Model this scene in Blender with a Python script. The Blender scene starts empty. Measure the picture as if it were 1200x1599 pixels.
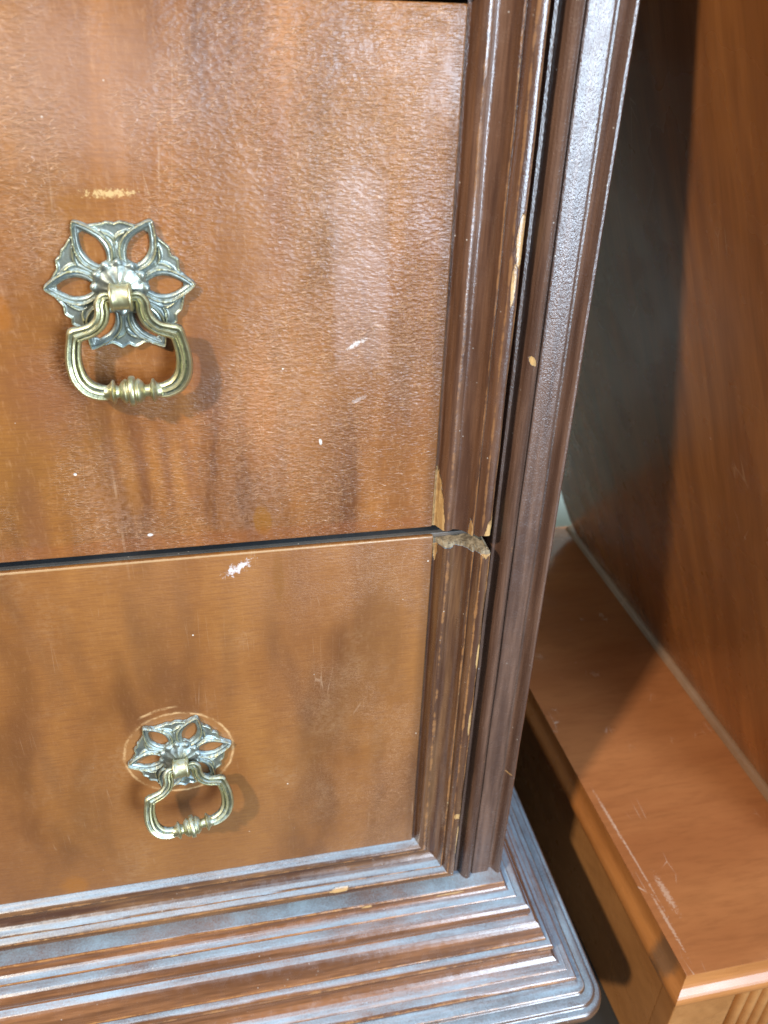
import bpy, bmesh, math, random
from mathutils import Vector, Matrix
random.seed(7)
sc = bpy.context.scene
COL = sc.collection

# ------------------------------------------------------------------ camera
cam_d = bpy.data.cameras.new('camera')
cam = bpy.data.objects.new('camera', cam_d); COL.objects.link(cam)
cam.matrix_world = (Matrix.Translation((0, -0.40, 0)) @ Matrix.Rotation(math.radians(-12.55), 4, 'Z')
                    @ Matrix.Rotation(math.radians(59.2), 4, 'X') @ Matrix.Rotation(math.radians(1.92), 4, 'Z'))
cam_d.sensor_fit = 'VERTICAL'; cam_d.sensor_height = 36.0
cam_d.lens = 36.0 * 1265.0 / 1599.0
cam_d.clip_start = 0.01; cam_d.clip_end = 50
cam_d.dof.use_dof = True; cam_d.dof.focus_distance = 0.47; cam_d.dof.aperture_fstop = 11.0
sc.camera = cam

# ------------------------------------------------------------------ world and lamps
w = bpy.data.worlds.new('World'); sc.world = w; w.use_nodes = True
bg = w.node_tree.nodes['Background']
bg.inputs[0].default_value = (0.72, 0.86, 1.0, 1); bg.inputs[1].default_value = 0.10

def area(name, loc, target, size, size_y, power, color):
    d = bpy.data.lights.new(name, 'AREA'); d.shape = 'RECTANGLE'
    d.size = size; d.size_y = size_y; d.energy = power; d.color = color
    o = bpy.data.objects.new(name, d); COL.objects.link(o)
    o.location = loc
    o.rotation_euler = (Vector(target) - Vector(loc)).to_track_quat('-Z', 'Y').to_euler()
    return o
# shop spot from the front left: throws the chest's shadow across the cabinet beside it
area('key_lamp', (-1.19, -1.28, 1.15), (0.2, 0.0, -0.35), 0.10, 0.10, 50, (1.0, 0.88, 0.70))
# tall cool window behind the photographer's right shoulder
area('window_light', (1.18, -2.3, 0.24), (0.35, 0.0, 0.10), 0.85, 1.7, 118, (0.64, 0.81, 1.0))
# cool fill light added overhead in front of the chest
area('overhead_fill', (-0.3, -1.0, 1.9), (-0.1, 0.0, -0.5), 1.6, 0.7, 22, (0.70, 0.85, 1.0))
# unseen light added behind the leaning panel to brighten the wall
area('rear_fill', (1.10, 0.40, 0.15), (0.50, 0.76, -0.50), 0.25, 0.25, 7.5, (0.86, 1.0, 0.93))

vs = sc.view_settings
vs.view_transform = 'Standard'; vs.look = 'None'; vs.exposure = 0.22; vs.gamma = 1.0
vs.use_curve_mapping = False

# ------------------------------------------------------------------ node helper
class NT:
    def __init__(s, name):
        s.m = bpy.data.materials.new(name); s.m.use_nodes = True
        s.t = s.m.node_tree; s.n = s.t.nodes; s.p = s.n['Principled BSDF']
        s._obj = None; s._cache = {}
    def put(s, sock, v):
        if isinstance(v, bpy.types.NodeSocket): s.t.links.new(v, sock)
        elif v is not None:
            if sock.type == 'RGBA' and not hasattr(v, '__len__'): v = (v, v, v, 1)
            elif sock.type == 'RGBA' and len(v) == 3: v = (*v, 1)
            sock.default_value = v
    def obj(s):
        if s._obj is None: s._obj = s.n.new('ShaderNodeTexCoord').outputs['Object']
        return s._obj
    def m_(s, op, a, b=0.0, c=None, clamp=False):
        n = s.n.new('ShaderNodeMath'); n.operation = op; n.use_clamp = clamp
        s.put(n.inputs[0], a); s.put(n.inputs[1], b)
        if c is not None: s.put(n.inputs[2], c)
        return n.outputs[0]
    def add(s, a, b): return s.m_('ADD', a, b)
    def mul(s, a, b): return s.m_('MULTIPLY', a, b)
    def sub(s, a, b): return s.m_('SUBTRACT', a, b)
    def mx(s, a, b): return s.m_('MAXIMUM', a, b)
    def ramp(s, v, lo, hi, a=0.0, b=1.0, smooth=True):
        n = s.n.new('ShaderNodeMapRange'); n.interpolation_type = 'SMOOTHSTEP' if smooth else 'LINEAR'
        for i, x in enumerate((v, lo, hi, a, b)): s.put(n.inputs[i], x)
        return n.outputs[0]
    def mix(s, f, a, b, mode='MIX'):
        n = s.n.new('ShaderNodeMix'); n.data_type = 'RGBA'; n.blend_type = mode
        s.put(n.inputs[0], f); s.put(n.inputs[6], a); s.put(n.inputs[7], b)
        return n.outputs[2]
    def map(s, scale=(1, 1, 1), loc=(0, 0, 0), rot=(0, 0, 0), vec=None):
        n = s.n.new('ShaderNodeMapping')
        s.put(n.inputs[0], vec if vec is not None else s.obj())
        n.inputs[1].default_value = loc; n.inputs[2].default_value = rot; n.inputs[3].default_value = scale
        return n.outputs[0]
    def noise(s, scale=(1, 1, 1), detail=3, rough=0.55, dist=0.0, loc=(0, 0, 0), rot=(0, 0, 0), vec=None, out=0):
        key = (scale, detail, rough, dist, loc, rot, out) if vec is None else None
        if key in s._cache and key: return s._cache[key]
        n = s.n.new('ShaderNodeTexNoise')
        s.put(n.inputs['Vector'], s.map(scale, loc, rot, vec))
        n.inputs['Scale'].default_value = 1.0; n.inputs['Detail'].default_value = detail
        n.inputs['Roughness'].default_value = rough; n.inputs['Distortion'].default_value = dist
        if key: s._cache[key] = n.outputs[out]
        return n.outputs[out]
    def voro(s, vec, feature='DISTANCE_TO_EDGE'):
        n = s.n.new('ShaderNodeTexVoronoi'); n.feature = feature
        s.put(n.inputs['Vector'], vec); n.inputs['Scale'].default_value = 1.0
        return n.outputs[0]
    def warp(s, amount, scale):
        n = s.n.new('ShaderNodeVectorMath'); n.operation = 'MULTIPLY_ADD'
        s.put(n.inputs[0], s.noise(scale, 2, out=1)); n.inputs[1].default_value = (amount,) * 3
        s.put(n.inputs[2], s.obj()); return n.outputs[0]
    def blob(s, x, z, rx, rz, rot=0.0, soft=0.4, rag=0.0, axes='XZ', box=False, rscale=300):
        """mask of a patch at (x, z) mm with half sizes rx, rz mm; ragged by noise"""
        if 'sep' not in s._cache:
            s._cache['sep'] = s.n.new('ShaderNodeSeparateXYZ'); s.put(s._cache['sep'].inputs[0], s.obj())
        sep = s._cache['sep']
        a = s.sub(sep.outputs[axes[0]], x / 1000); b = s.sub(sep.outputs[axes[1]], z / 1000)
        if rot:
            c, d = math.cos(rot), math.sin(rot)
            a, b = s.add(s.mul(a, c), s.mul(b, d)), s.sub(s.mul(b, c), s.mul(a, d))
        a = s.m_('ABSOLUTE', s.mul(a, 1000 / rx)); b = s.m_('ABSOLUTE', s.mul(b, 1000 / rz))
        if box: d = s.mx(a, b)
        else: d = s.m_('SQRT', s.add(s.mul(a, a), s.mul(b, b)))
        if rag:
            q = min((70, 130, 300, 500), key=lambda v: abs(v - rscale))
            d = s.add(d, s.mul(s.sub(s.noise((q,) * 3, 3, 0.7), 0.5), rag))
        return s.ramp(d, 1 + soft, 1 - soft)
    def bump(s, h, strength, dist, prev=None):
        n = s.n.new('ShaderNodeBump'); n.inputs['Strength'].default_value = strength
        n.inputs['Distance'].default_value = dist
        s.put(n.inputs['Height'], h)
        if prev is not None: s.put(n.inputs['Normal'], prev)
        return n.outputs[0]
    def attr(s, name):
        n = s.n.new('ShaderNodeAttribute'); n.attribute_name = name; return n.outputs['Fac']
    def up(s):
        g = s.n.new('ShaderNodeNewGeometry'); sp = s.n.new('ShaderNodeSeparateXYZ')
        s.put(sp.inputs[0], g.outputs['Normal']); return sp.outputs[2]
    def out(s, col, rough, normal=None, metal=0.0, spec=0.5, coat=0.0, coat_rough=0.2):
        p = s.p; s.put(p.inputs['Base Color'], col); s.put(p.inputs['Roughness'], rough)
        s.put(p.inputs['Metallic'], metal); s.put(p.inputs['Specular IOR Level'], spec)
        p.inputs['Coat Weight'].default_value = coat; p.inputs['Coat Roughness'].default_value = coat_rough
        if normal is not None:
            s.put(p.inputs['Normal'], normal)
        return s.m

# ------------------------------------------------------------------ materials
def veneer(name, upper):
    s = NT(name)
    wv = s.warp(0.02, (9, 9, 7))
    figure = s.noise((34, 1, 5.5) if upper else (22, 1, 7), 3, 0.5, 0.6 if upper else 0.3, vec=wv, loc=(0 if upper else 3.3, 0, 0))
    broad = s.noise((9, 1, 6), 2, 0.5, 0.3, loc=(4.1, 0, 1.7))
    grain = s.noise((60, 1, 900), 4, 0.65)
    fleck = s.noise((500, 1, 160), 3, 0.6)
    if upper: dk, lt, md = (0.098, 0.031, 0.009), (0.335, 0.122, 0.027), (0.210, 0.073, 0.017)
    else:     dk, lt, md = (0.132, 0.048, 0.013), (0.320, 0.130, 0.032), (0.236, 0.089, 0.022)
    c = s.mix(s.ramp(figure, 0.30, 0.52), dk, md)
    c = s.mix(s.mul(s.ramp(figure, 0.50, 0.74), 0.9), c, lt)
    c = s.mix(s.mul(s.ramp(broad, 0.42, 0.72), 0.42), c, (0.31, 0.135, 0.03) if upper else (0.31, 0.132, 0.036))
    c = s.mix(s.mul(s.ramp(broad, 0.50, 0.25), 0.35), c, (0.22, 0.085, 0.035))
    c = s.mix(s.mul(s.ramp(grain, 0.38, 0.68), 0.42), c, (0.15, 0.052, 0.018))
    c = s.mix(s.mul(s.ramp(fleck, 0.5, 0.75), 0.22 if upper else 0.08), c, (0.50, 0.26, 0.12))
    # varnish craquelure: short wavy cracks, mostly across the grain
    cw = s.warp(0.0022, (130, 130, 260))
    crk = s.voro(s.map((150, 1, 860), vec=cw))
    line = s.ramp(crk, 0.075, 0.012)
    crk2 = s.voro(s.map((700, 1, 420), (7, 0, 3), vec=cw))
    line2 = s.ramp(crk2, 0.07, 0.01)
    patch = s.noise((16, 1, 13), 2, 0.6, loc=(2, 0, 9))
    sep = s.n.new('ShaderNodeSeparateXYZ'); s.put(sep.inputs[0], s.obj())
    right = s.ramp(sep.outputs[0], -0.03, 0.10)
    if upper:
        where = s.m_('ADD', s.mul(right, 0.55), s.ramp(patch, 0.40, 0.62), clamp=True)
    else:
        where = s.mul(s.ramp(sep.outputs[0], 0.0, 0.10), s.ramp(patch, 0.30, 0.6))
    where = s.mul(where, s.ramp(s.noise((120, 1, 90), 2, 0.6), 0.34, 0.56))
    l = s.mul(line, where)
    l2 = s.mul(line2, s.mul(right, s.ramp(patch, 0.35, 0.65)))
    c = s.mix(s.mul(l, 0.30 if upper else 0.22), c, (0.56, 0.31, 0.16))
    c = s.mix(s.mul(l2, 0.26), c, (0.54, 0.29, 0.14))
    dustn = s.noise((260, 1, 380), 2, 0.75)
    bloom = s.noise((14, 1, 10), 4, 0.65, 0.4, loc=(8, 0, 2))
    rough = s.ramp(patch, 0.3, 0.7, 0.28, 0.44)
    # marks (mm)
    def paint(mask, k, col):
        nonlocal c
        c = s.mix(s.mul(mask, k), c, col)
    if upper:
        paint(s.mul(s.ramp(bloom, 0.46, 0.72), s.ramp(dustn, 0.35, 0.6)), 0.22, (0.46, 0.27, 0.18))
        paint(s.blob(-52, -24, 50, 30, 0, 0.6, 0.9, rscale=60), 0.24, (0.46, 0.29, 0.22))  # milky sheen at the top left, painted as a pale patch
        paint(s.blob(73, -106, 13.5, 46, 0.04, 0.20, 0.35, box=True, rscale=130), 0.20, (0.50, 0.33, 0.27))
        paint(s.blob(71, -141, 4.5, 1.0, 0.5, 0.7, 5.5, rscale=500), 0.6, (0.75, 0.70, 0.66))
        paint(s.blob(73, -172, 3.5, 1.0, 0.4, 0.7, 5.0, rscale=500), 0.32, (0.66, 0.58, 0.54))
        paint(s.blob(52, -196, 0.8, 1.7, 0.1, 0.4, 1.2, rscale=500), 0.75, (0.75, 0.72, 0.66))
        paint(s.blob(18, -243.5, 5.2, 9.5, 0.05, 0.2, 0.7, rscale=160), 0.72, (0.235, 0.085, 0.008))
        paint(s.blob(-41, -66.6, 8.5, 1.3, 0.02, 0.6, 5.5, rscale=500), 0.55, (0.72, 0.50, 0.22))
        paint(s.blob(-44.5, -247, 1.4, 0.8, 0, 0.4, 0.6), 0.9, (0.8, 0.78, 0.74))
        paint(s.blob(-78, -206, 0.8, 0.7, 0, 0.4, 0.6), 0.9, (0.8, 0.78, 0.74))
        paint(s.blob(-98, -119, 5, 9, 0.2, 0.3, 0.8, rscale=120), 0.55, (0.30, 0.10, 0.015))
        paint(s.blob(20, -172, 8, 34, 0, 0.8, 0.9, rscale=80), 0.35, (0.48, 0.18, 0.05))
        for x, z, h in ((-58, -196, 16), (-44, -201, 20), (-31, -206, 16), (-19.5, -211, 24)):
            paint(s.blob(x, z, 3.0, h, 0.03, 0.8, 1.2, rscale=110), 0.38, (0.15, 0.055, 0.025))
        for x, z, h in ((-51, -206, 26), (-37, -207, 22), (-25.5, -210, 24)):
            paint(s.blob(x, z, 3.6, h, 0.03, 0.85, 1.2, rscale=110), 0.30, (0.48, 0.19, 0.04))
        paint(s.blob(-8, -150, 10, 26, 0.1, 0.8, 1.0, rscale=80), 0.55, (0.16, 0.06, 0.032))  # soft shadow of the bail, painted dark to its right
        paint(s.blob(-86, -165, 16, 22, 0.1, 0.85, 1.0, rscale=80), 0.5, (0.17, 0.06, 0.03))
        paint(s.blob(-103, -232, 6, 30, 0.0, 0.6, 0.8, rscale=80), 0.4, (0.17, 0.065, 0.03))
        paint(s.blob(33, -62, 6, 42, 0.0, 0.6, 0.7, rscale=80), 0.4, (0.19, 0.07, 0.03))
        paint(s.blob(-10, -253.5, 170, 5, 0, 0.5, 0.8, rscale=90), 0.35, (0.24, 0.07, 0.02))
    else:
        paint(s.mul(s.ramp(bloom, 0.52, 0.76), s.ramp(dustn, 0.35, 0.6)), 0.22, (0.52, 0.33, 0.18))
        paint(s.blob(-160, -264.9, 330, 0.55, 0, 0.4, 1.1, box=True), 0.6, (0.46, 0.29, 0.14))
        paint(s.blob(25.6, -284, 3.3, 17, 0.02, 0.35, 0.8, rscale=130), 0.5, (0.20, 0.075, 0.012))
        paint(s.blob(2, -275, 6, 2.2, 0.5, 0.6, 6.5, rscale=300), 0.6, (0.78, 0.76, 0.78))
        paint(s.blob(-131, -540, 9, 10, 0, 0.4, 0.9, rscale=120), 0.55, (0.32, 0.11, 0.012))
        for x, z, h, r in ((-117, -318, 44, 0.25), (-96, -330, 34, 0.1), (-62, -320, 36, 0.0), (-8, -345, 40, -0.06),
                           (20, -330, 30, 0.0), (38, -420, 34, -0.1), (-128, -420, 30, 0.1), (90, -440, 30, 0.0), (-30, -310, 30, 0.1)):
            paint(s.blob(x, z, 4.5, h, r, 0.75, 0.9, rscale=70), 0.26, (0.13, 0.055, 0.022))
        paint(s.blob(-45.5, -419.5, 36, 36.5, 0, 0.06, 0.12, rscale=130), 0.22, (0.40, 0.20, 0.07))
        # worn rings scratched round the pull
        sep2 = s.n.new('ShaderNodeSeparateXYZ'); s.put(sep2.inputs[0], s.obj())
        for cx, cz, rx, rz, lo, k in ((-45.5, -419.5, 35.3, 35.9, None, 0.6), (-45, -419, 40, 41, 1, 0.6)):
            a = s.mul(s.sub(sep2.outputs[0], cx / 1e3), 1e3 / rx); b = s.mul(s.sub(sep2.outputs[2], cz / 1e3), 1e3 / rz)
            d = s.m_('ABSOLUTE', s.add(s.sub(s.m_('SQRT', s.add(s.mul(a, a), s.mul(b, b))), 1.0), s.mul(s.sub(s.noise((130,) * 3, 3, 0.7), 0.5), 0.07)))
            ring = s.mul(s.ramp(d, 0.038, 0.004), s.ramp(s.noise((60, 1, 60), 4, 0.75), 0.36, 0.60))
            if lo: ring = s.mul(ring, s.blob(-57, -379, 12, 9, 0, 0.4))
            paint(ring, k, (0.74, 0.46, 0.22))
    paint(s.blob(119.5 if upper else 121, -130 if upper else -405, 5.5, 170, 0.0, 0.7, 0.3, box=True), 0.5, (0.085, 0.034, 0.012))  # dark finish along the moulding, with its soft shade painted in
    # specks, hairline scratches
    spk = s.ramp(s.voro(s.map((75, 1, 75), (3.3, 0, 1.1)), 'F1'), 0.055, 0.02)
    c = s.mix(s.mul(spk, s.mul(s.ramp(s.noise((30, 1, 30), 1), 0.48, 0.6), 0.8)), c, (0.8, 0.72, 0.62))
    sc1 = s.ramp(s.voro(s.map((130, 1, 5.5), (0, 0, 0), (0, 0.55, 0))), 0.010, 0.002)
    sc1 = s.mul(sc1, s.ramp(s.noise((26, 1, 26), 2), 0.56, 0.68))
    c = s.mix(s.mul(sc1, 0.20), c, (0.60, 0.40, 0.25))
    fine = s.noise((420, 1, 760), 2, 0.7)
    lea = s.voro(s.map((320, 1, 640), (2, 0, 5), vec=s.warp(0.004, (110, 110, 140))), 'F1')
    lea = s.mul(lea, s.m_('ADD', s.ramp(patch, 0.30, 0.62), s.mul(right, 0.3)))
    h = s.add(s.mul(fine, 0.35), s.add(s.mul(l, 0.5), s.add(s.mul(l2, 0.3), s.mul(lea, 1.15 if upper else 0.8))))
    nrm = s.bump(s.noise((30, 1, 22), 2), 0.12, 0.0015)
    nrm = s.bump(h, 1.0 if upper else 0.4, 0.00028, nrm)
    return s.out(c, rough, nrm, spec=0.5)

def moulding_mat(name, base, light, chips=(), dust=0.0, pebble=0.5, dust_sheen_col=(0.36, 0.52, 0.66), wk=0.8, along='Z', spec=0.9, matt=0.0):
    """stained moulding: worn arrises (attribute wear), chips of bare wood, settled dust"""
    s = NT(name)
    ax = lambda a, b: (a, a, b) if along == 'Z' else (b, b, a)
    lng = s.noise(ax(160, 9), 4, 0.65)
    fib = s.noise(ax(900, 50), 3, 0.6)
    c = s.mix(s.ramp(lng, 0.35, 0.68), base, light)
    c = s.mix(s.mul(s.ramp(fib, 0.4, 0.7), 0.3), c, tuple(x * 0.55 for x in base))
    wear = s.attr('wear')
    wn = s.noise((90, 90, 90), 4, 0.7)
    wf = s.ramp(s.add(wear, s.mul(s.sub(wn, 0.5), 1.5)), 0.72, 1.0)
    c = s.mix(s.mul(wf, wk), c, (0.40, 0.180, 0.060))
    wf2 = s.ramp(s.add(wear, s.mul(s.sub(s.noise((55, 55, 55), 4, 0.75, loc=(5, 2, 1)), 0.5), 1.9)), 1.18, 1.32)
    c = s.mix(s.mul(wf2, wk), c, (0.62, 0.43, 0.20))
    chipm = None
    torn = s.sub(s.noise(ax(480, 110), 4, 0.75, loc=(1, 4, 2)), 0.5)
    for x, z, rx, rz, rot, rag in chips:
        d = s.blob(x, z, rx, rz, rot, 0.9, 0.0)
        m_ = s.ramp(s.add(d, s.mul(torn, rag)), 0.48, 0.56)
        chipm = m_ if chipm is None else s.mx(chipm, m_)
    if chipm is not None:
        bare = s.mix(s.ramp(fib, 0.35, 0.7), (0.56, 0.34, 0.135), (0.38, 0.20, 0.075))
        bare = s.mix(s.ramp(s.noise((90, 90, 90), 3, 0.7), 0.45, 0.75), bare, (0.24, 0.12, 0.05))
        c = s.mix(s.mul(chipm, 0.92), c, bare)
    rough = s.ramp(s.noise((120, 120, 120), 3, 0.6), 0.3, 0.7, 0.17, 0.31)
    if dust:
        dn = s.noise((900, 900, 900), 3, 0.7); db = s.noise((38, 38, 38), 3, 0.6)
        dst = s.noise(ax(330, 12), 4, 0.7, loc=(3, 1, 7))
        dm = s.mul(s.ramp(s.up(), 0.70, 1.0), s.ramp(s.add(s.mul(dn, 0.50), s.add(s.mul(db, 0.15), s.mul(dst, 0.75))), 0.44, 0.98, 0.12, 1.0))
        dm = s.mul(dm, dust)
        c = s.mix(dm, c, dust_sheen_col)  # dust, with the cool light from above mixed into its colour
        rough = s.add(rough, s.mul(dm, 0.3))
    spk = s.ramp(s.voro(s.map((160, 160, 160)), 'F1'), 0.09, 0.03)
    c = s.mix(s.mul(spk, s.mul(s.ramp(s.noise((60, 60, 60), 1), 0.47, 0.6), 0.6)), c, (0.72, 0.66, 0.58))
    peb = s.noise((1100, 1100, 800), 3, 0.6)
    nrm = s.bump(s.noise((60, 60, 20), 2), 0.2, 0.001)
    if chipm is not None: nrm = s.bump(s.mul(chipm, -1.0), 1.0, 0.0005, nrm)
    nrm = s.bump(peb, pebble, 0.00024, nrm)
    return s.out(c, s.add(rough, matt), nrm, spec=spec)

def cabinet_mat(name, dk, lt, scale=(14, 2.0, 14), rough=(0.2, 0.34), marks=None):
    s = NT(name)
    wv = s.warp(0.02, (6, 6, 6))
    g = s.noise(scale, 4, 0.6, 0.5, vec=wv)
    f = s.noise(tuple(x * 14 for x in scale), 3, 0.6)
    c = s.mix(s.ramp(g, 0.3, 0.7), dk, lt)
    c = s.mix(s.mul(s.ramp(f, 0.42, 0.72), 0.22), c, tuple(x * 0.6 for x in dk))
    c = s.mix(s.mul(s.ramp(s.noise(tuple(x * 4.5 for x in scale), 5, 0.7, 0.3, vec=wv), 0.52, 0.70), 0.22), c, tuple(x * 0.6 for x in dk))
    if marks: c = marks(s, c)
    r = s.ramp(s.noise((18, 18, 18), 3), 0.3, 0.7, *rough)
    nrm = s.bump(s.noise((25, 25, 25), 2), 0.15, 0.001)
    return s.out(c, r, nrm)

def brass(name, dust_sheen, c0, c1, worn, metal=0.95):
    s = NT(name)
    n = s.noise((160, 160, 160), 4, 0.65); f = s.noise((900, 900, 900), 3, 0.6)
    c = s.mix(s.ramp(n, 0.36, 0.66), c0, c1)
    c = s.mix(s.mul(s.ramp(f, 0.5, 0.75), 0.4), c, (0.30, 0.33, 0.31))
    wf = s.ramp(s.attr('wear'), 0.25, 0.85)
    c = s.mix(s.mul(wf, 0.75), c, worn)
    r = s.ramp(n, 0.3, 0.7, 0.46, 0.32)
    dm = s.mul(s.mul(s.ramp(s.up(), 0.1, 0.8), s.ramp(s.noise((300, 300, 300), 4, 0.75), 0.36, 0.62)), dust_sheen)
    c = s.mix(dm, c, (0.36, 0.48, 0.54))  # dust and the cool highlight on upward faces, painted together
    nrm = s.bump(f, 0.25, 0.0004)
    return s.out(c, s.add(r, s.mul(dm, 0.25)), nrm, metal=s.sub(metal, s.mul(dm, metal * 0.8)))

M = {}
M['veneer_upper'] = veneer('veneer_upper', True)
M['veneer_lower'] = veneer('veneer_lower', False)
DK, LT = (0.070, 0.030, 0.017), (0.150, 0.070, 0.038)
M['edge_upper'] = moulding_mat('edge_upper', DK, LT, chips=[
    (122.4, -258, 3.0, 42, 0.055, 0.5), (148.8, -87, 2.2, 13, 0.0, 0.9), (147.4, -108, 1.1, 12, 0.0, 1.1),
    (149.6, -258, 3.2, 16, -0.10, 1.0), (139.5, -257, 1.0, 10, 0, 1.0)], pebble=0.6, dust=0.25, wk=0.35)
M['edge_lower'] = moulding_mat('edge_lower', DK, (0.165, 0.080, 0.036), chips=[
    (121.9, -264, 1.5, 20, 0.03, 0.8), (149.5, -265, 5, 7, 0, 1.2), (150.6, -408, 0.9, 14, 0, 1.3),
    (149.4, -506, 2.6, 3.2, 0, 1.3), (151.3, -535, 0.8, 18, 0, 1.3), (151.0, -350, 0.8, 12, 0, 1.3)],
    pebble=0.25, dust=0.85, wk=0.5)
M['edge_bottom'] = moulding_mat('edge_bottom', DK, (0.19, 0.090, 0.038), chips=[(60, -572, 8, 1.8, 0.03, 1.2)],
    pebble=0.25, dust=0.9, wk=0.6, along='X')
M['post'] = moulding_mat('post', (0.075, 0.037, 0.024), (0.145, 0.077, 0.050), chips=[
    (165.6, -151, 1.6, 3.0, 0.5, 1.3), (190.5, -478, 2.4, 0.8, 0, 1.0)], pebble=1.0, dust=0.5, wk=0.4)
M['base'] = moulding_mat('base', (0.120, 0.046, 0.018), (0.26, 0.106, 0.042), chips=[
    (150, -597, 12, 1.0, 0, 1.3), (82, -596, 5, 1.0, 0, 1.3)], dust=0.9, pebble=0.3, along='X')
M['plinth'] = moulding_mat('plinth', (0.085, 0.040, 0.021), (0.16, 0.078, 0.040), dust=0.85, pebble=0.3, along='X')
M['carcass'] = cabinet_mat('carcass', (0.06, 0.03, 0.018), (0.11, 0.055, 0.03), rough=(0.45, 0.6))
M['bare_edge'] = moulding_mat('bare_edge', (0.05, 0.042, 0.036), (0.13, 0.10, 0.075), dust=0.12, pebble=0.8, along='X', spec=0.4, matt=0.2)
M['splinter'] = moulding_mat('splinter', (0.11, 0.08, 0.05), (0.44, 0.34, 0.22), pebble=1.0, spec=0.2, matt=0.5)
def ledge_marks(s, c):
    scr = s.ramp(s.voro(s.map((90, 30, 30), (1, 2, 3), (0, 0, 0.5))), 0.02, 0.004)
    c = s.mix(s.mul(scr, s.mul(s.ramp(s.noise((18, 18, 18), 2), 0.60, 0.68), 0.5)), c, (0.75, 0.6, 0.48))
    for x, y, rx, ry in ((337, 66, 1.2, 24), (340, 20, 0.8, 40), (352, -20, 2.5, 14), (340, -45, 1.2, 20)):
        c = s.mix(s.mul(s.blob(x, y, rx, ry, 0.05, 0.5, 4.5, axes='XY', rscale=500), 0.4), c, (0.70, 0.52, 0.40))
    return c
M['ledge'] = cabinet_mat('ledge', (0.315, 0.108, 0.037), (0.40, 0.150, 0.053), (3.0, 16, 14), (0.16, 0.28), ledge_marks)
def corner_marks(s, c):
    return s.mix(s.mul(s.blob(331, -66, 12, 13, 0, 0.4, 0.8, axes='XY', rscale=150), 0.75), c, (0.12, 0.07, 0.04))
M['ledge_edge'] = cabinet_mat('ledge_edge', (0.34, 0.12, 0.03), (0.46, 0.18, 0.05), (4, 4, 26), (0.22, 0.34), corner_marks)
M['plinth_wood'] = cabinet_mat('plinth_wood', (0.30, 0.115, 0.03), (0.45, 0.20, 0.065), (10, 4, 10), (0.22, 0.36))
M['pale_strip'] = cabinet_mat('pale_strip', (0.24, 0.125, 0.065), (0.34, 0.20, 0.12), (10, 3, 10), (0.2, 0.32))
def lean_marks(s, c):
    scr = s.ramp(s.voro(s.map((6, 55, 14), (1, 2, 3), (0.35, 0, 0))), 0.012, 0.002)
    return s.mix(s.mul(scr, s.mul(s.ramp(s.noise((12, 12, 12), 2), 0.60, 0.68), 0.4)), c, (0.66, 0.44, 0.28))
M['lean'] = cabinet_mat('lean', (0.24, 0.080, 0.021), (0.42, 0.155, 0.042), (2, 26, 2.4), (0.20, 0.32), lean_marks)
GOLD = ((0.16, 0.155, 0.10), (0.42, 0.39, 0.22), (0.82, 0.74, 0.40))
PATINA = ((0.20, 0.215, 0.19), (0.40, 0.41, 0.33), (0.76, 0.69, 0.38))
M['bail_up'] = brass('bail_up', 0.35, *GOLD)
M['bail_low'] = brass('bail_low', 0.7, *GOLD)
M['plate_up'] = brass('plate_up', 0.7, *PATINA, 0.8)
M['plate_low'] = brass('plate_low', 0.95, *PATINA, 0.8)
def floor_mat():
    s = NT('floor'); n = s.noise((8, 8, 8), 3)
    return s.out(s.mix(n, (0.02, 0.018, 0.016), (0.04, 0.035, 0.03)), 0.7)
M['floor'] = floor_mat()

def wall_mat():
    s = NT('wall'); n = s.noise((5, 5, 5), 3)
    return s.out(s.mix(n, (0.50, 0.55, 0.48), (0.60, 0.63, 0.56)), 0.7)
M['wall'] = wall_mat()

# ------------------------------------------------------------------ mesh helpers
def link(name, verts, faces, mat, parent=None, smooth=False, wear=None, sharp_angle=None):
    me = bpy.data.meshes.new(name)
    me.from_pydata([tuple(v) for v in verts], [], faces); me.update()
    if wear is not None:
        a = me.attributes.new('wear', 'FLOAT', 'POINT'); a.data.foreach_set('value', wear)
    bm = bmesh.new(); bm.from_mesh(me); bmesh.ops.recalc_face_normals(bm, faces=bm.faces); bm.to_mesh(me); bm.free()
    if smooth:
        for p in me.polygons: p.use_smooth = True
        me.set_sharp_from_angle(angle=math.radians(sharp_angle or 38))
    me.materials.append(M[mat])
    o = bpy.data.objects.new(name, me); COL.objects.link(o)
    if parent is not None: adopt(o, parent)
    return o
def adopt(o, parent):
    o.parent = parent
    o.matrix_parent_inverse = wm(parent).inverted()
def wm(o):
    m = o.matrix_basis.copy()
    return wm(o.parent) @ o.matrix_parent_inverse @ m if o.parent else m
def empty(name, loc, parent=None):
    o = bpy.data.objects.new(name, None); o.empty_display_size = 0.02; COL.objects.link(o)
    if parent is not None: o.parent = parent; o.matrix_parent_inverse = wm(parent).inverted()
    o.location = loc
    return o
def tag(o, label, cat):
    o['label'] = label; o['category'] = cat

def box(name, lo, hi, mat, parent=None, bev=0.0):
    x0, y0, z0 = lo; x1, y1, z1 = hi
    bm = bmesh.new()
    bmesh.ops.create_cube(bm, size=1, matrix=Matrix.Translation(((x0+x1)/2, (y0+y1)/2, (z0+z1)/2)) @ Matrix.Diagonal((x1-x0, y1-y0, z1-z0, 1)))
    if bev: bmesh.ops.bevel(bm, geom=list(bm.edges), offset=bev, segments=3, affect='EDGES', profile=0.6)
    me = bpy.data.meshes.new(name); bm.to_mesh(me); bm.free()
    if bev:
        for p in me.polygons: p.use_smooth = True
        me.set_sharp_from_angle(angle=math.radians(40))
    me.materials.append(M[mat])
    o = bpy.data.objects.new(name, me); COL.objects.link(o)
    if parent is not None: adopt(o, parent)
    return o

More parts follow.
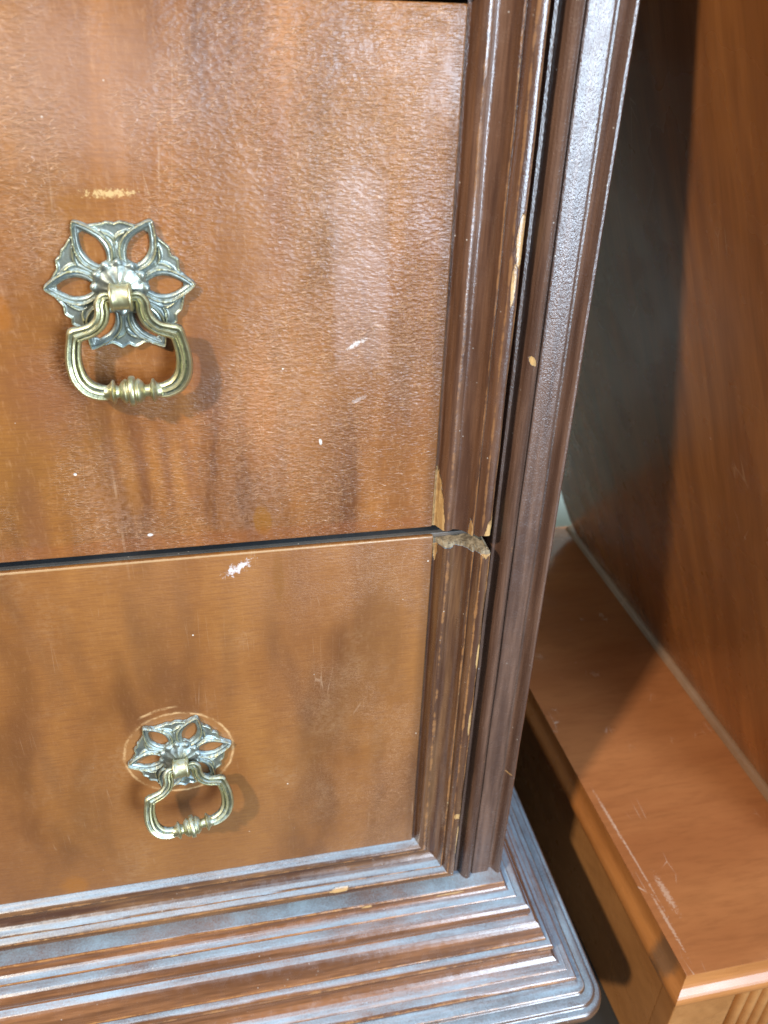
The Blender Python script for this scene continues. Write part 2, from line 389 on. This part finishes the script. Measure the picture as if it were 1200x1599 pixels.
def refine(prof, step=0.0009):
    """profile of (a, b, wear[, smooth?]) in mm -> points in m; arrises flagged wear get narrow bands"""
    out = []
    P = [(p[0] / 1e3, p[1] / 1e3, p[2] if len(p) > 2 else 0.0) for p in prof]
    for i, p in enumerate(P):
        if i == 0: out.append(p); continue
        q = P[i - 1]; L = math.hypot(p[0] - q[0], p[1] - q[1])
        band = 0.0006
        if L > 0.002:
            for t in (band / L, 1 - band / L):
                wv = 0.0
                out.append((q[0] + (p[0] - q[0]) * t, q[1] + (p[1] - q[1]) * t, wv))
        out.append(p)
    return out

def sweep(name, rings, mat, parent, wears, closed=False, cap=True, angle=32):
    """rings: list of rings (lists of 3D points, same count); wears per ring point"""
    n = len(rings[0]); V = []; W = []; F = []
    for r in rings:
        V += r; W += wears
    for i in range(len(rings) - 1):
        for j in range(n if closed else n - 1):
            k = (j + 1) % n
            F.append((i*n + j, i*n + k, (i+1)*n + k, (i+1)*n + j))
    if cap:
        F.append(tuple(range(n))); F.append(tuple(range((len(rings)-1)*n, len(rings)*n)))
    return link(name, V, F, mat, parent, True, W, angle)

# ------------------------------------------------------------------ setting
FL = -0.86
fl = link('floor', [(-3, -3, FL), (3, -3, FL), (3, 3.2, FL), (-3, 3.2, FL)], [(0, 1, 2, 3)], 'floor')
fl['kind'] = 'structure'
wl = link('wall', [(-1.2, 0.76, FL), (2.2, 0.76, FL), (2.2, 0.76, 1.6), (-1.2, 0.76, 1.6)], [(0, 1, 2, 3)], 'wall')
wl['kind'] = 'structure'

# ------------------------------------------------------------------ chest of drawers
chest = empty('chest_of_drawers', (-0.12, 0.2, FL))
tag(chest, 'worn reddish brown wooden chest of drawers with brass pulls and stepped base', 'chest of drawers')
XL = -0.45                                    # left end, beyond the picture

def panel(name, x1, z0, z1, mat):
    """veneered drawer front with softly rounded arrises"""
    return box(name, (XL, 0.0, z0), (x1, 0.0034, z1), mat, chest, 0.0011)
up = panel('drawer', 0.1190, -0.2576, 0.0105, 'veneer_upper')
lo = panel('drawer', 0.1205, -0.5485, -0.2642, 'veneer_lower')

# profile of the applied moulding round the drawers: (distance from panel edge, relief, wear)
EDGE = [(-2.2, -8), (-2.2, -2.2), (-0.4, -1.9), (0.4, -0.9), (0.7, 0.4), (1.3, 1.1), (1.9, 2.6), (2.6, 4.4), (3.8, 5.6, .3), (5.4, 6.2, .9), (7.0, 5.9, .7), (8.4, 5.1), (9.2, 4.4),
        (9.8, 4.3), (11.4, 4.7), (13.2, 5.6), (15.0, 7.1), (16.6, 9.2), (17.8, 11.6), (18.5, 13.2, .8), (19.2, 13.5, 1), (19.6, 12.8),
        (19.7, 12.2), (20.3, 12.0), (22.2, 15.4), (22.9, 16.6, .8), (23.5, 17.0, 1), (24.6, 17.2, .5), (27.6, 17.3, .5), (28.5, 16.9, 1.0),
        (28.9, 16.2, .6), (29.0, 15.0), (29.0, -8)]
E = refine(EDGE)
EW = [p[2] for p in E]
def vring(x0, z, dz=None):
    return [Vector((x0 + p[0], -p[1], z + (dz[i] if dz else 0))) for i, p in enumerate(E)]
# upper drawer: straight length, cut square at the bottom
rings = []
zs = [0.06] + [0.06 - i * 0.02 for i in range(1, 15)] + [-0.242, -0.250, -0.2555, -0.2576]
for z in zs:
    r = vring(0.1215, z)
    for i, v in enumerate(r):
        v.x += 0.00018 * math.sin(z * 90 + i * 0.15)
        if E[i][2] > 0.45: v.x += random.uniform(-1, 1) * 0.00022; v.y += random.uniform(0, 1) * 0.0003
    if z < -0.254:                           # lip splintered at its lower end
        for i, v in enumerate(r):
            if E[i][0] > 0.0225: v.z += 0.0012; v.y += 0.0005
    rings.append(r)
sweep('edge_moulding', rings, 'edge_upper', up, EW)
# lower drawer: right length broken off at the top, mitred into the bottom length
rings = []
x0l, zb = 0.1230, -0.5487
top_dz = []
rr = random.Random(3)
for i, p in enumerate(E):
    d = p[0] * 1000
    top_dz.append(-0.0046 - 0.0006 * rr.random() - (0.0012 if d < 9 else 0))
rings.append(vring(x0l, -0.2642, top_dz))
rings.append(vring(x0l, -0.2735))
for k in range(1, 14):
    r = vring(x0l, -0.2735 - k * 0.0208)
    for i, v in enumerate(r):
        if E[i][2] > 0.45: v.x += rr.uniform(-1, 1) * 0.0004; v.y += rr.uniform(0, 1) * 0.0004
    rings.append(r)
rings.append([Vector((x0l + p[0], -p[1], zb - p[0])) for p in E])
sweep('edge_moulding', rings, 'edge_lower', lo, EW)
rings = [[Vector((XL + (x0l + p[0] - XL) * t, -p[1] + (rr.uniform(0, 1) * 0.0003 if p[2] > .45 else 0), zb - p[0] + (rr.uniform(-1, 1) * 0.00025 if p[2] > .45 else 0)))
          for p in E] for t in [i / 26 for i in range(26)]]
rings.append([Vector((x0l + p[0], -p[1], zb - p[0])) for p in E])
sweep('edge_moulding', rings, 'edge_bottom', lo, EW)
# the drawer's own top, seen through the gap above it
box('drawer_core', (XL, 0.0036, -0.54), (0.1525, 0.030, -0.26435), 'bare_edge', lo, 0.0006)
box('drawer_core', (XL, 0.0036, -0.2574), (0.1500, 0.030, 0.0095), 'carcass', up, 0.0006)
# torn end grain of the broken moulding
top = []
for lev, shrink, dz in ((0, 0.0002, -0.0022), (1, 0.0007, 0.0), (2, 0.0022, 0.0007)):
    ring = []
    for i, p in enumerate(E):
        yy = max(-p[1] + shrink, -0.018) if p[1] > 0 else -p[1]
        ring.append(Vector((x0l + min(max(p[0], -0.002) , 0.029 - shrink), yy + rr.uniform(0, 0.0005) * lev, -0.2676 + dz + rr.uniform(-1, 1) * 0.0004 * lev + (0.0004 if p[0] > 0.02 else 0))))
    top.append(ring)
sweep('broken_end', top, 'splinter', lo, [0] * len(E), angle=20)

# corner post: (x mm, relief, wear)
POST = [(157.6, -25), (157.6, 1.6), (158.0, 2.2, .4), (159.6, 2.4, .3), (160.2, 1.6), (160.6, 2.2), (161.6, 5.2), (163.0, 8.2), (164.6, 10.0, .2), (166.4, 10.7, .4),
        (168.0, 10.2, .6), (169.2, 8.9, .5), (170.0, 7.2), (170.35, 5.9), (170.9, 5.7), (171.3, 6.6, .35), (172.0, 6.9, .2), (178, 7.0), (184.2, 6.9), (185.2, 6.4, .3),
        (185.9, 4.9), (186.6, 4.1), (187.8, 4.0), (188.9, 4.9), (190.0, 7.2), (191.2, 9.2), (192.6, 10.3, .3), (193.8, 10.2, .6), (194.8, 9.2, .5), (195.3, 7.6), (195.4, 5.5), (195.4, -25)]
PP = refine(POST)
rings = []
for k in range(24):
    z = 0.07 - k * (0.07 + 0.5937) / 23
    rings.append([Vector((p[0] + (rr.uniform(-1, 1) * 0.00018 if p[2] > .2 else 0) + 0.0001 * math.sin(k * 1.7), -p[1], z)) for p in PP])
sweep('corner_post', rings, 'post', chest, [p[2] for p in PP])
# carcass: side, top, floor, rail above the upper drawer
box('case_side', (0.1545, 0.0255, FL + 0.1), (0.1925, 0.47, 0.0695), 'carcass', chest, 0.001)
box('case_top', (XL, -0.004, 0.0705), (0.205, 0.475, 0.094), 'carcass', chest, 0.003)
box('case_bottom', (XL, -0.002, -0.608), (0.1535, 0.468, -0.597), 'carcass', chest, 0.001)
box('case_back', (XL, 0.455, -0.5965), (0.1535, 0.468, 0.069), 'carcass', chest, 0.001)
box('top_rail', (XL, -0.0015, 0.0135), (0.1205, 0.02, 0.069), 'base', chest, 0.0012)

# stepped base: (overhang from platform edge, height below platform, wear)
XE, YE, ZE = 0.1955, -0.0185, -0.5937
T1 = [(-34, 0), (-1.0, 0.0), (-0.3, -0.2, .8), (0.1, -0.8, 1), (0.4, -1.8, .5), (0.5, -3.4), (0.9, -5.0), (2.0, -6.6), (3.8, -7.8), (5.8, -8.5), (7.6, -8.8, .6), (8.3, -9.1, 1),
      (8.5, -9.8, .5), (8.4, -10.6), (9.4, -10.7), (11.4, -10.8), (13.6, -11.3), (15.6, -12.6), (17.2, -14.6, .35), (18.1, -17.2, .5), (18.1, -20.0, .35), (17.4, -22.2), (17.0, -23.6),
      (17.4, -24.4), (19.4, -24.9), (21.8, -25.8), (23.8, -27.6), (25.6, -30.6), (27.2, -34.6), (28.6, -38.2), (29.4, -39.6, .6), (29.9, -40.2, 1), (30.1, -41.0, .5), (30.0, -42), (-34, -42)]
T2 = [(0, -42.1), (30.5, -42.1), (31.6, -42.2), (33.0, -42.6), (34.4, -43.6, .3), (35.2, -45.0, .8), (35.3, -46.6, .9), (34.8, -48.4, .3), (34.0, -49.8), (34.0, -51.4), (34.6, -54.0),
      (36.2, -57.0), (38.6, -59.6), (41.4, -61.2), (43.8, -61.9, .5), (45.0, -62.3, 1), (45.4, -63.0, .6), (45.3, -63.9), (46.4, -64.0), (48.4, -64.2), (50.2, -64.8, .3), (51.6, -66.0, .8),
      (51.9, -67.4, .9), (51.4, -68.9, .3), (50.8, -69.9), (50.8, -71), (0, -71)]
T3 = [(0, -71.1), (51.2, -71.1), (52.6, -71.8), (54.4, -72.8), (56.4, -73.4), (58.0, -73.6, .5), (58.8, -73.9, 1), (59.3, -74.8, .5), (59.6, -75.8), (60.2, -76.3), (61.6, -76.2), (63.4, -76.4),
      (65.4, -76.9), (67.2, -77.8), (68.0, -78.9, .3), (68.2, -80.2), (68.9, -80.8), (70.4, -80.8), (72.0, -81.3), (73.6, -82.6, .4), (74.6, -84.6, .8), (74.8, -87.2, .4), (74.2, -90), (72.6, -92.2),
      (70.6, -93.6), (69, -94.5), (66, -95), (64, -104), (62, -108), (0, -108)]
def tier(name, prof, mat, arc_from=None):
    P = refine(prof); W = [p[2] for p in P]
    rings = []
    nfront = 36
    corner = []
    if arc_from is None:
        corner = [[Vector((XE + p[0], YE - p[0], ZE + p[1])) for p in P]]
    else:
        c0 = arc_from / 1e3
        N = 14
        for k in range(N + 1):
            a = math.pi / 2 * k / N
            r_ = []
            for p in P:
                R = max(p[0] - c0, 0.0002)
                b = min(p[0], c0)
                r_.append(Vector((XE + b + R * math.sin(a), YE - b - R * math.cos(a), ZE + p[1])))
            corner.append(r_)
    first = corner[0]
    for k in range(nfront):
        t = k / nfront
        rings.append([Vector((XL + (v.x - XL) * t, v.y + (rr.uniform(0, 1) * 0.0005 if W[i] > .7 else 0), v.z + (rr.uniform(-1, 0) * 0.0004 if W[i] > .7 else 0))) for i, v in enumerate(first)])
    rings += corner
    last = corner[-1]
    for k in range(1, 15):
        t = k / 14
        rings.append([Vector((v.x + (rr.uniform(-1, 0) * 0.0005 if W[i] > .7 else 0), v.y + (0.47 - v.y) * t, v.z)) for i, v in enumerate(last)])
    return sweep(name, rings, mat, chest, W, angle=34)
tier('base_moulding', T1, 'base')
tier('base_moulding', T2, 'base')
tier('plinth_moulding', T3, 'plinth', 50.9)
box('plinth', (XL, -0.055, FL + 0.002), (0.232, 0.46, ZE - 0.1085), 'plinth', chest, 0.002)

# ------------------------------------------------------------------ drawer pulls
def arr_link(name, V, F, mat, parent, wear=None, angle=50):
    return link(name, V, F, mat, parent, True, wear, angle)

def leaf_w(u):          # half width of a petal along its length, u = radius in mm
    if u < 9 or u > 34.3: return -1.0
    t = (u - 9) / 25.3
    return 8.6 * (math.sin(math.pi * min(1, t ** 0.92 * 1.0)) ** 0.72) * (1 - 0.30 * t) * (1.06 if t < .55 else 1.06 - 0.25 * (t - .55)) + 0.55
def plate_fn(x, z):
    """returns (inside value >0 solid, height mm, wear)"""
    r = math.hypot(x, z); th = math.degrees(math.atan2(z, x)) % 360
    k = round(th / 60); a = math.radians(th - 60 * k)
    u = r * math.cos(a); v = r * math.sin(a); av = abs(v)
    ph = abs((th - 60 * k)) / 30.0                       # 0 at tip, 1 between petals
    edge = 34.4 * math.cos(math.pi / 6) / math.cos(math.radians(30 * (1 - ph)))
    edge -= 1.9 * math.sin(math.pi * min(1, ph * 1.25)) ** 1.0 if ph < 0.8 else 0
    edge -= 1.1 * math.exp(-((ph - 1) / 0.12) ** 2)
    edge += 0.35 * math.sin(ph * 11 + k * 1.3) * min(1, ph * 4)
    wv = leaf_w(u)
    outl = edge - r
    if wv > 0: outl = max(outl, (wv - av) if u > 24 else outl)
    hole = 99
    if 12.5 < u < 31:
        wi = wv - 3.9 - max(0, (u - 25)) * 0.06
        hole = av - wi if wi > 0 else 1.0
        hole = max(hole, 12.8 - u, u - 28.6)
    inside = min(outl, hole)
    # relief
    h = 1.5; wear = 0.0
    d = wv - av                                          # depth inside the petal outline
    if wv > 0:
        g = math.exp(-((d - 0.75) / 0.55) ** 2)
        h += 2.3 * g; wear = g
        if d > 0.75: h += 0.9 * math.exp(-((d - 2.6) / 0.9) ** 2)
    if d < -0.3 or wv < 0:
        # leaf scroll between the petals: chevron ridge and mid vein
        b = 1 - ph
        cr = 20.6 + 6.2 * abs(b) ** 0.55 * 1.25
        g = math.exp(-((r - cr) / 0.75) ** 2)
        h += 1.5 * g; wear = max(wear, 0.8 * g)
        h += 0.7 * math.exp(-((b * 30) / 2.0) ** 2) * (1 if r < 20 else 0)
        rim = math.exp(-((edge - r - 0.5) / 0.55) ** 2)
        h += 0.9 * rim; wear = max(wear, 0.7 * rim)
    h += 0.9 * max(0, 1 - r / 20)
    return inside, h, wear
def make_plate():
    n = 190; s = 71.0 / n; o = -35.5
    val = [[plate_fn(o + i * s, o + j * s) for i in range(n + 1)] for j in range(n + 1)]
    V = []; W = []; idx = {}; F = []
    def gp(i, j):
        if (i, j) not in idx:
            idx[(i, j)] = len(V); V.append((o + i*s, -val[j][i][1], o + j*s)); W.append(val[j][i][2])
        return idx[(i, j)]
    def cut(a, b):
        key = (a, b) if a < b else (b, a)
        if key not in idx:
            (i, j), (k, l) = key
            fa, fb = val[j][i], val[l][k]; t = fa[0] / (fa[0] - fb[0])
            idx[key] = len(V)
            V.append((o + (i + (k-i)*t)*s, -(fa[1] + (fb[1]-fa[1])*t) + 0.25, o + (j + (l-j)*t)*s)); W.append(fa[2] + (fb[2]-fa[2])*t)
        return idx[key]
    walls = []
    for j in range(n):
        for i in range(n):
            cs = [(i, j), (i+1, j), (i+1, j+1), (i, j+1)]
            ins = [val[b][a][0] > 0 for a, b in cs]
            if not any(ins): continue
            poly = []; cuts = []
            for q in range(4):
                a, b = cs[q], cs[(q+1) % 4]
                if ins[q]: poly.append(gp(*a))
                if ins[q] != ins[(q+1) % 4]:
                    c = cut(a, b); poly.append(c); cuts.append(c)
            if len(poly) >= 3: F.append(tuple(poly))
            if len(cuts) == 2: walls.append(tuple(cuts))
    low = {}
    for a, b in walls:
        for c in (a, b):
            if c not in low: low[c] = len(V); V.append((V[c][0], 0.0, V[c][2])); W.append(0.0)
        F.append((a, b, low[b], low[a]))
    return V, F, W
PLATE = make_plate()

def lathe(axis_pts, seg, axis='y', lobes=0, lobe_amp=0.0):
    """axis_pts: (position along axis, radius) in mm"""
    V, F = [], []
    for p, r in axis_pts:
        for k in range(seg):
            a = 2 * math.pi * k / seg
            rr_ = r * (1 + lobe_amp * math.cos(lobes * a)) if lobes else r
            c, s_ = rr_ * math.cos(a), rr_ * math.sin(a)
            V.append((c, -p, s_) if axis == 'y' else (p, c, s_))
    n = len(axis_pts)
    for i in range(n - 1):
        for k in range(seg):
            F.append((i*seg + k, i*seg + (k+1) % seg, (i+1)*seg + (k+1) % seg, (i+1)*seg + k))
    F.append(tuple(range(seg))); F.append(tuple(range((n-1)*seg, n*seg)))
    return V, F

def bail_mesh():
    """one side of the swinging bail: ribbed bar along a curve, both sides mirrored, (x, z) mm with z from pivot"""
    ctrl = [(-4.5, 0.0), (-7.6, -0.2), (-9.2, -3.0), (-9.4, -7.0), (-11.0, -11.2), (-15.0, -14.8), (-20.0, -16.4), (-22.9, -17.2), (-24.0, -20.4), (-25.2, -26.5),
            (-25.4, -32.5), (-24.2, -38.5), (-20.8, -43.4), (-16.0, -45.8), (-12.4, -46.2)]
    wid = [1.08 * q for q in [1.8, 2.6, 3.2, 3.2, 3.2, 3.1, 3.3, 3.9, 3.3, 3.5, 3.8, 4.0, 4.1, 3.9, 3.5]]
    pts, wd = [], []
    for i in range(len(ctrl) - 1):                     # Catmull-Rom, kept sharp at the shoulder
        p0 = ctrl[max(i-1, 0)] if i not in (7,) else ctrl[i]
        p3 = ctrl[min(i+2, len(ctrl)-1)] if i not in (6,) else ctrl[i+1]
        p1, p2 = ctrl[i], ctrl[i+1]
        for k in range(5):
            t = k / 5
            f = lambda a, b, c, d: 0.5 * (2*b + (c-a)*t + (2*a-5*b+4*c-d)*t*t + (3*b-a-3*c+d)*t**3)
            pts.append((f(p0[0], p1[0], p2[0], p3[0]), f(p0[1], p1[1], p2[1], p3[1]))); wd.append(wid[i] + (wid[i+1]-wid[i])*t)
    pts.append(ctrl[-1]); wd.append(wid[-1])
    # cross-section: half width a across, half depth b outwards, ribbed on its outer face
    sec = []
    for k in range(28):
        a = 2 * math.pi * k / 28
        x, y = math.cos(a), math.sin(a)
        g = 0.0
        if y > 0:                                        # outer face: two grooves
            for gx in (-0.30, 0.42): g += 0.42 * math.exp(-((x - gx) / 0.14) ** 2)
        sec.append((x, y * 0.88 - g, 1.0 if (y > 0.3 and g < 0.1) else 0.0))
    V, F, W = [], [], []
    n = len(sec)
    for i, (p, w_) in enumerate(zip(pts, wd)):
        a = pts[max(i-1, 0)]; b = pts[min(i+1, len(pts)-1)]
        tx, tz = b[0]-a[0], b[1]-a[1]; L = math.hypot(tx, tz) or 1
        nx_, nz_ = -tz / L, tx / L
        fade = 1.0
        for sx, sy, sw in sec:
            V.append((p[0] + nx_ * sx * w_, -(sy * w_ * 0.86), p[1] + nz_ * sx * w_)); W.append(sw * 0.8)
    for i in range(len(pts) - 1):
        for k in range(n):
            F.append((i*n + k, i*n + (k+1) % n, (i+1)*n + (k+1) % n, (i+1)*n + k))
    F.append(tuple(range(n))); F.append(tuple(range((len(pts)-1)*n, len(pts)*n)))
    N = len(V)
    V2 = [(-x, y, z) for x, y, z in V]
    F2 = [tuple(N + i for i in reversed(f)) for f in F]
    V += V2; F += F2; W += W
    # trumpet ends and flanges on the grip
    def addl(ax, cz):
        v, f = lathe(ax, 28, 'x'); o = len(V)
        V.extend((a, b, c + cz) for a, b, c in v); F.extend(tuple(o + i for i in q) for q in f); W.extend([0.6] * len(v))
    fl_ = [(-13.5, 3.3), (-12.2, 3.5), (-11.0, 4.1), (-10.4, 4.9), (-9.9, 5.6), (-9.4, 5.9), (-8.9, 5.6), (-8.4, 4.4), (-8.0, 3.4), (-7.0, 3.0), (-5.5, 2.9), (0, 2.9)]
    addl(fl_, -46.0)
    addl([(-p, r) for p, r in fl_], -46.0)
    return V, F, W
BAIL = bail_mesh()
def ball_mesh():
    ax = []
    for k in range(33):
        t = -1 + 2 * k / 32
        r = 7.0 * math.sqrt(max(0.0, 1 - (t * 0.90) ** 2))
        r -= 1.1 * math.exp(-((abs(t) - 0.34) / 0.10) ** 2)
        if abs(t) < 0.26: r += 0.5
        ax.append((t * 6.0, max(r, 2.9)))
    return lathe(ax, 32, 'x')
BALL = ball_mesh()
def knuckle_mesh():
    ax = [(-5.0, 4.6), (-5.0, 5.8), (-4.6, 6.3), (-4.0, 6.4), (-3.6, 6.0), (-3.0, 5.8), (-1, 5.75), (1, 5.75), (3.0, 5.8), (3.6, 6.0), (4.0, 6.4), (4.6, 6.3), (5.0, 5.8), (5.0, 4.6)]
    return lathe(ax, 36, 'x')
KN = knuckle_mesh()
def rosette_mesh():
    ax = [(0.6, 11.6), (2.6, 12.6), (4.0, 12.9), (5.0, 12.4), (5.5, 11.4), (5.1, 10.6), (5.4, 9.8), (6.2, 8.6), (7.0, 6.6), (7.5, 4.4), (7.7, 2), (7.75, 0.3)]
    V, F = [], []
    seg = 96
    for i, (p, r) in enumerate(ax):
        amp = (0.055 if 1 <= i <= 4 else 0.02 if i <= 6 else 0.0)
        for k in range(seg):
            a = 2 * math.pi * k / seg
            r2 = r * (1 + amp * math.cos(12 * a + 0.4))
            hh = p + (0.45 * math.cos(12 * a + 0.4) if 2 <= i <= 5 else 0) - (0.28 * abs(math.sin(6 * a)) if 7 <= i <= 9 else 0)
            V.append((r2 * math.cos(a), -hh, r2 * math.sin(a)))
    n = len(ax)
    for i in range(n - 1):
        for k in range(seg): F.append((i*seg + k, i*seg + (k+1) % seg, (i+1)*seg + (k+1) % seg, (i+1)*seg + k))
    F.append(tuple(range((n-1)*seg, n*seg)))
    return V, F
ROS = rosette_mesh()
def tarnished_weights(V, amt): return [amt] * len(V)

def pull(cx, cz, plate_rot, bail_rot, swing, yaw, mat):
    """plate_rot / bail_rot about the screw axis, swing of the bail away from the drawer, degrees"""
    P = empty('drawer_pull', (cx, -0.0004, cz), chest)
    def mk(name, data, wear, mtx, angle=45):
        V, F = data[0], data[1]
        vv = [mtx @ Vector((x/1e3, y/1e3, z/1e3)) for x, y, z in V]
        o = link(name, vv, F, ('plate_' if name in ('backplate', 'rosette') else 'bail_') + mat, None, True, wear, angle)
        o.parent = P                                     # coordinates local to the pull
        return o
    Rp = Matrix.Rotation(math.radians(-plate_rot), 4, 'Y')
    mk('backplate', PLATE, PLATE[2], Rp, 60)
    mk('rosette', ROS, [0.25] * len(ROS[0]), Rp, 50)
    Rb = Matrix.Rotation(math.radians(-bail_rot), 4, 'Y') @ Matrix.Translation((0.0006, -0.0120, -0.0022)) 
    mk('knuckle', KN, [0.7] * len(KN[0]), Rb, 40)
    Sw = Rb @ Matrix.Rotation(math.radians(yaw), 4, 'Z') @ Matrix.Rotation(math.radians(-swing), 4, 'X')
    b = mk('bail', BAIL, BAIL[2], Sw, 42)
    mk('grip_bead', ([(x - 0.6, y, z - 46.0) for x, y, z in BALL[0]], BALL[1]), [0.6] * len(BALL[0]), Sw, 30)
    return P
p1 = pull(-0.0418, -0.1075, 0, 0, 1.0, 0.0, 'up')
p2 = pull(-0.0450, -0.4185, 7.0, 2.5, 14.0, 9.0, 'low')
p1['label'] = 'brass flower pull on the upper drawer, hanging straight'
p2['label'] = 'brass flower pull on the lower drawer, bail twisted to the side'
up['label'] = 'upper drawer front with crazed varnish and pale tape mark'
lo['label'] = 'lower drawer front with golden brown veneer and broken moulding'

# ------------------------------------------------------------------ cabinet beside the chest
cab = empty('low_cabinet', (0.45, 0.2, FL))
tag(cab, 'low orange brown wooden cabinet with a moulded ledge standing right of the chest', 'cabinet')
LX, LY, LZ = 0.3323, -0.090, -0.650
skew = -0.025
# ledge with moulded edge: rings round left and front sides, mitred; (out, down, wear)
LP = [(-30, -0.8), (0.05, -0.8), (0.15, -1.4), (0.35, -4), (0.7, -8), (1.4, -11.5), (2.6, -14.4), (4.4, -16.8), (6.2, -18.8), (7.6, -21), (8.4, -23.8), (8.5, -26.8), (7.9, -29.4), (6.6, -31.4), (4.8, -32.3), (2.4, -32.6), (-14, -32.8), (-30, -32.8)]
LPm = refine(LP)
def lpt(p, s_):
    o_, z_ = p[0], p[1]
    if s_ == 'back': return Vector((LX - o_ + skew * 0.67, 0.580, LZ + z_))
    if s_ == 'corner': return Vector((LX - o_, LY - o_, LZ + z_))
    return Vector((0.95, LY - o_, LZ + z_))
rings = [[lpt(p, k) for p in LPm] for k in ('back', 'corner', 'right')]
sweep('ledge_edge', rings, 'ledge_edge', cab, [p[2] for p in LPm], angle=40)
V = [(LX + skew * 0.669, 0.5795, LZ), (LX, LY, LZ), (0.95, LY, LZ), (0.95, 0.5795, LZ)]
V = [Vector(v) for v in V]
Vb = [v - Vector((0, 0, 0.0007)) for v in V]
link('ledge_top', V + Vb, [(0, 1, 2, 3), (4, 5, 6, 7), (0, 1, 5, 4), (1, 2, 6, 5), (2, 3, 7, 6), (3, 0, 4, 7)], 'ledge', cab)
# plinth below: side board, front stile and reeded pilaster
V = [(LX + 0.0145 + skew * 0.64, 0.555), (LX + 0.0145, LY + 0.0343), (LX + 0.034, LY + 0.0343), (LX + 0.034 + skew * .64, 0.555)]
Vt = [Vector((x, y, LZ - 0.0332)) for x, y in V]; Vl = [Vector((x, y, FL + 0.002)) for x, y in V]
link('plinth_side', Vt + Vl, [(0, 1, 2, 3), (4, 5, 6, 7), (0, 1, 5, 4), (1, 2, 6, 5), (2, 3, 7, 6), (3, 0, 4, 7)], 'plinth_wood', cab)
box('front_stile', (LX + 0.0140, LY + 0.0125, FL + 0.002), (0.406, LY + 0.034, LZ - 0.0331), 'plinth_wood', cab, 0.0015)
box('front_panel', (0.4065, LY + 0.024, FL + 0.002), (0.95, LY + 0.034, LZ - 0.0331), 'plinth_wood', cab, 0.0008)
for i in range(4):
    x = 0.4215 + i * 0.0125
    ring = []
    pr = [(-6 + 0.2, 0)] + [(-5.6 * math.cos(math.pi * k / 8), 9.0 * math.sin(math.pi * k / 8) ** 0.8 if 0 < k < 8 else 0) for k in range(9)] + [(6 - 0.2, 0)]
    for z in (LZ - 0.0331, FL + 0.003):
        ring.append([Vector((x + a / 1e3, LY + 0.0238 - b / 1e3, z)) for a, b in pr])
    sweep('reed', ring, 'plinth_wood', cab, [0] * len(pr), angle=50)
box('cabinet_back', (0.37, 0.555, FL + 0.002), (0.94, 0.57, LZ - 0.0332), 'carcass', cab, 0.001)

# pale strip along the foot of the leaning panel
st = []
for y in (-0.03, 0.572):
    st.append([Vector((0.5125 + a, y, LZ + b)) for a, b in ((-0.011, 0.0006), (-0.0085, 0.0040), (-0.005, 0.0060), (-0.0012, 0.0070), (0.004, 0.0072), (0.004, 0.0006))])
strip = sweep('foot_strip', st, 'pale_strip', cab, [0] * 6, angle=50)

# ------------------------------------------------------------------ panel leaning over the ledge against the chest
lean = empty('wooden_panel', (0.53, 0.25, LZ + 0.001))
tag(lean, 'broad brown wooden panel leaning over the ledge towards the chest', 'wooden panel')
ta = 0.385
def lp(y, z, th): return Vector((0.5115 - ta * (z - LZ) + th * 0.93, y, z + th * 0.36))
zb_, zt_ = LZ + 0.0085, 0.150
out_ = [(-0.035, zb_), (0.555, zb_), (0.566, zb_ + 0.010), (0.574, zb_ + 0.035), (0.580, zb_ + 0.09), (0.583, zb_ + 0.2), (0.585, zt_), (-0.050, zt_)]
n = len(out_)
V = [lp(y, z, 0) for y, z in out_] + [lp(y, z, 0.022) for y, z in out_]
for i in range(2): pass
F = [tuple(range(n)), tuple(range(n, 2*n))] + [(i, (i+1) % n, n + (i+1) % n, n + i) for i in range(n)]
link('board', V, F, 'lean', lean)
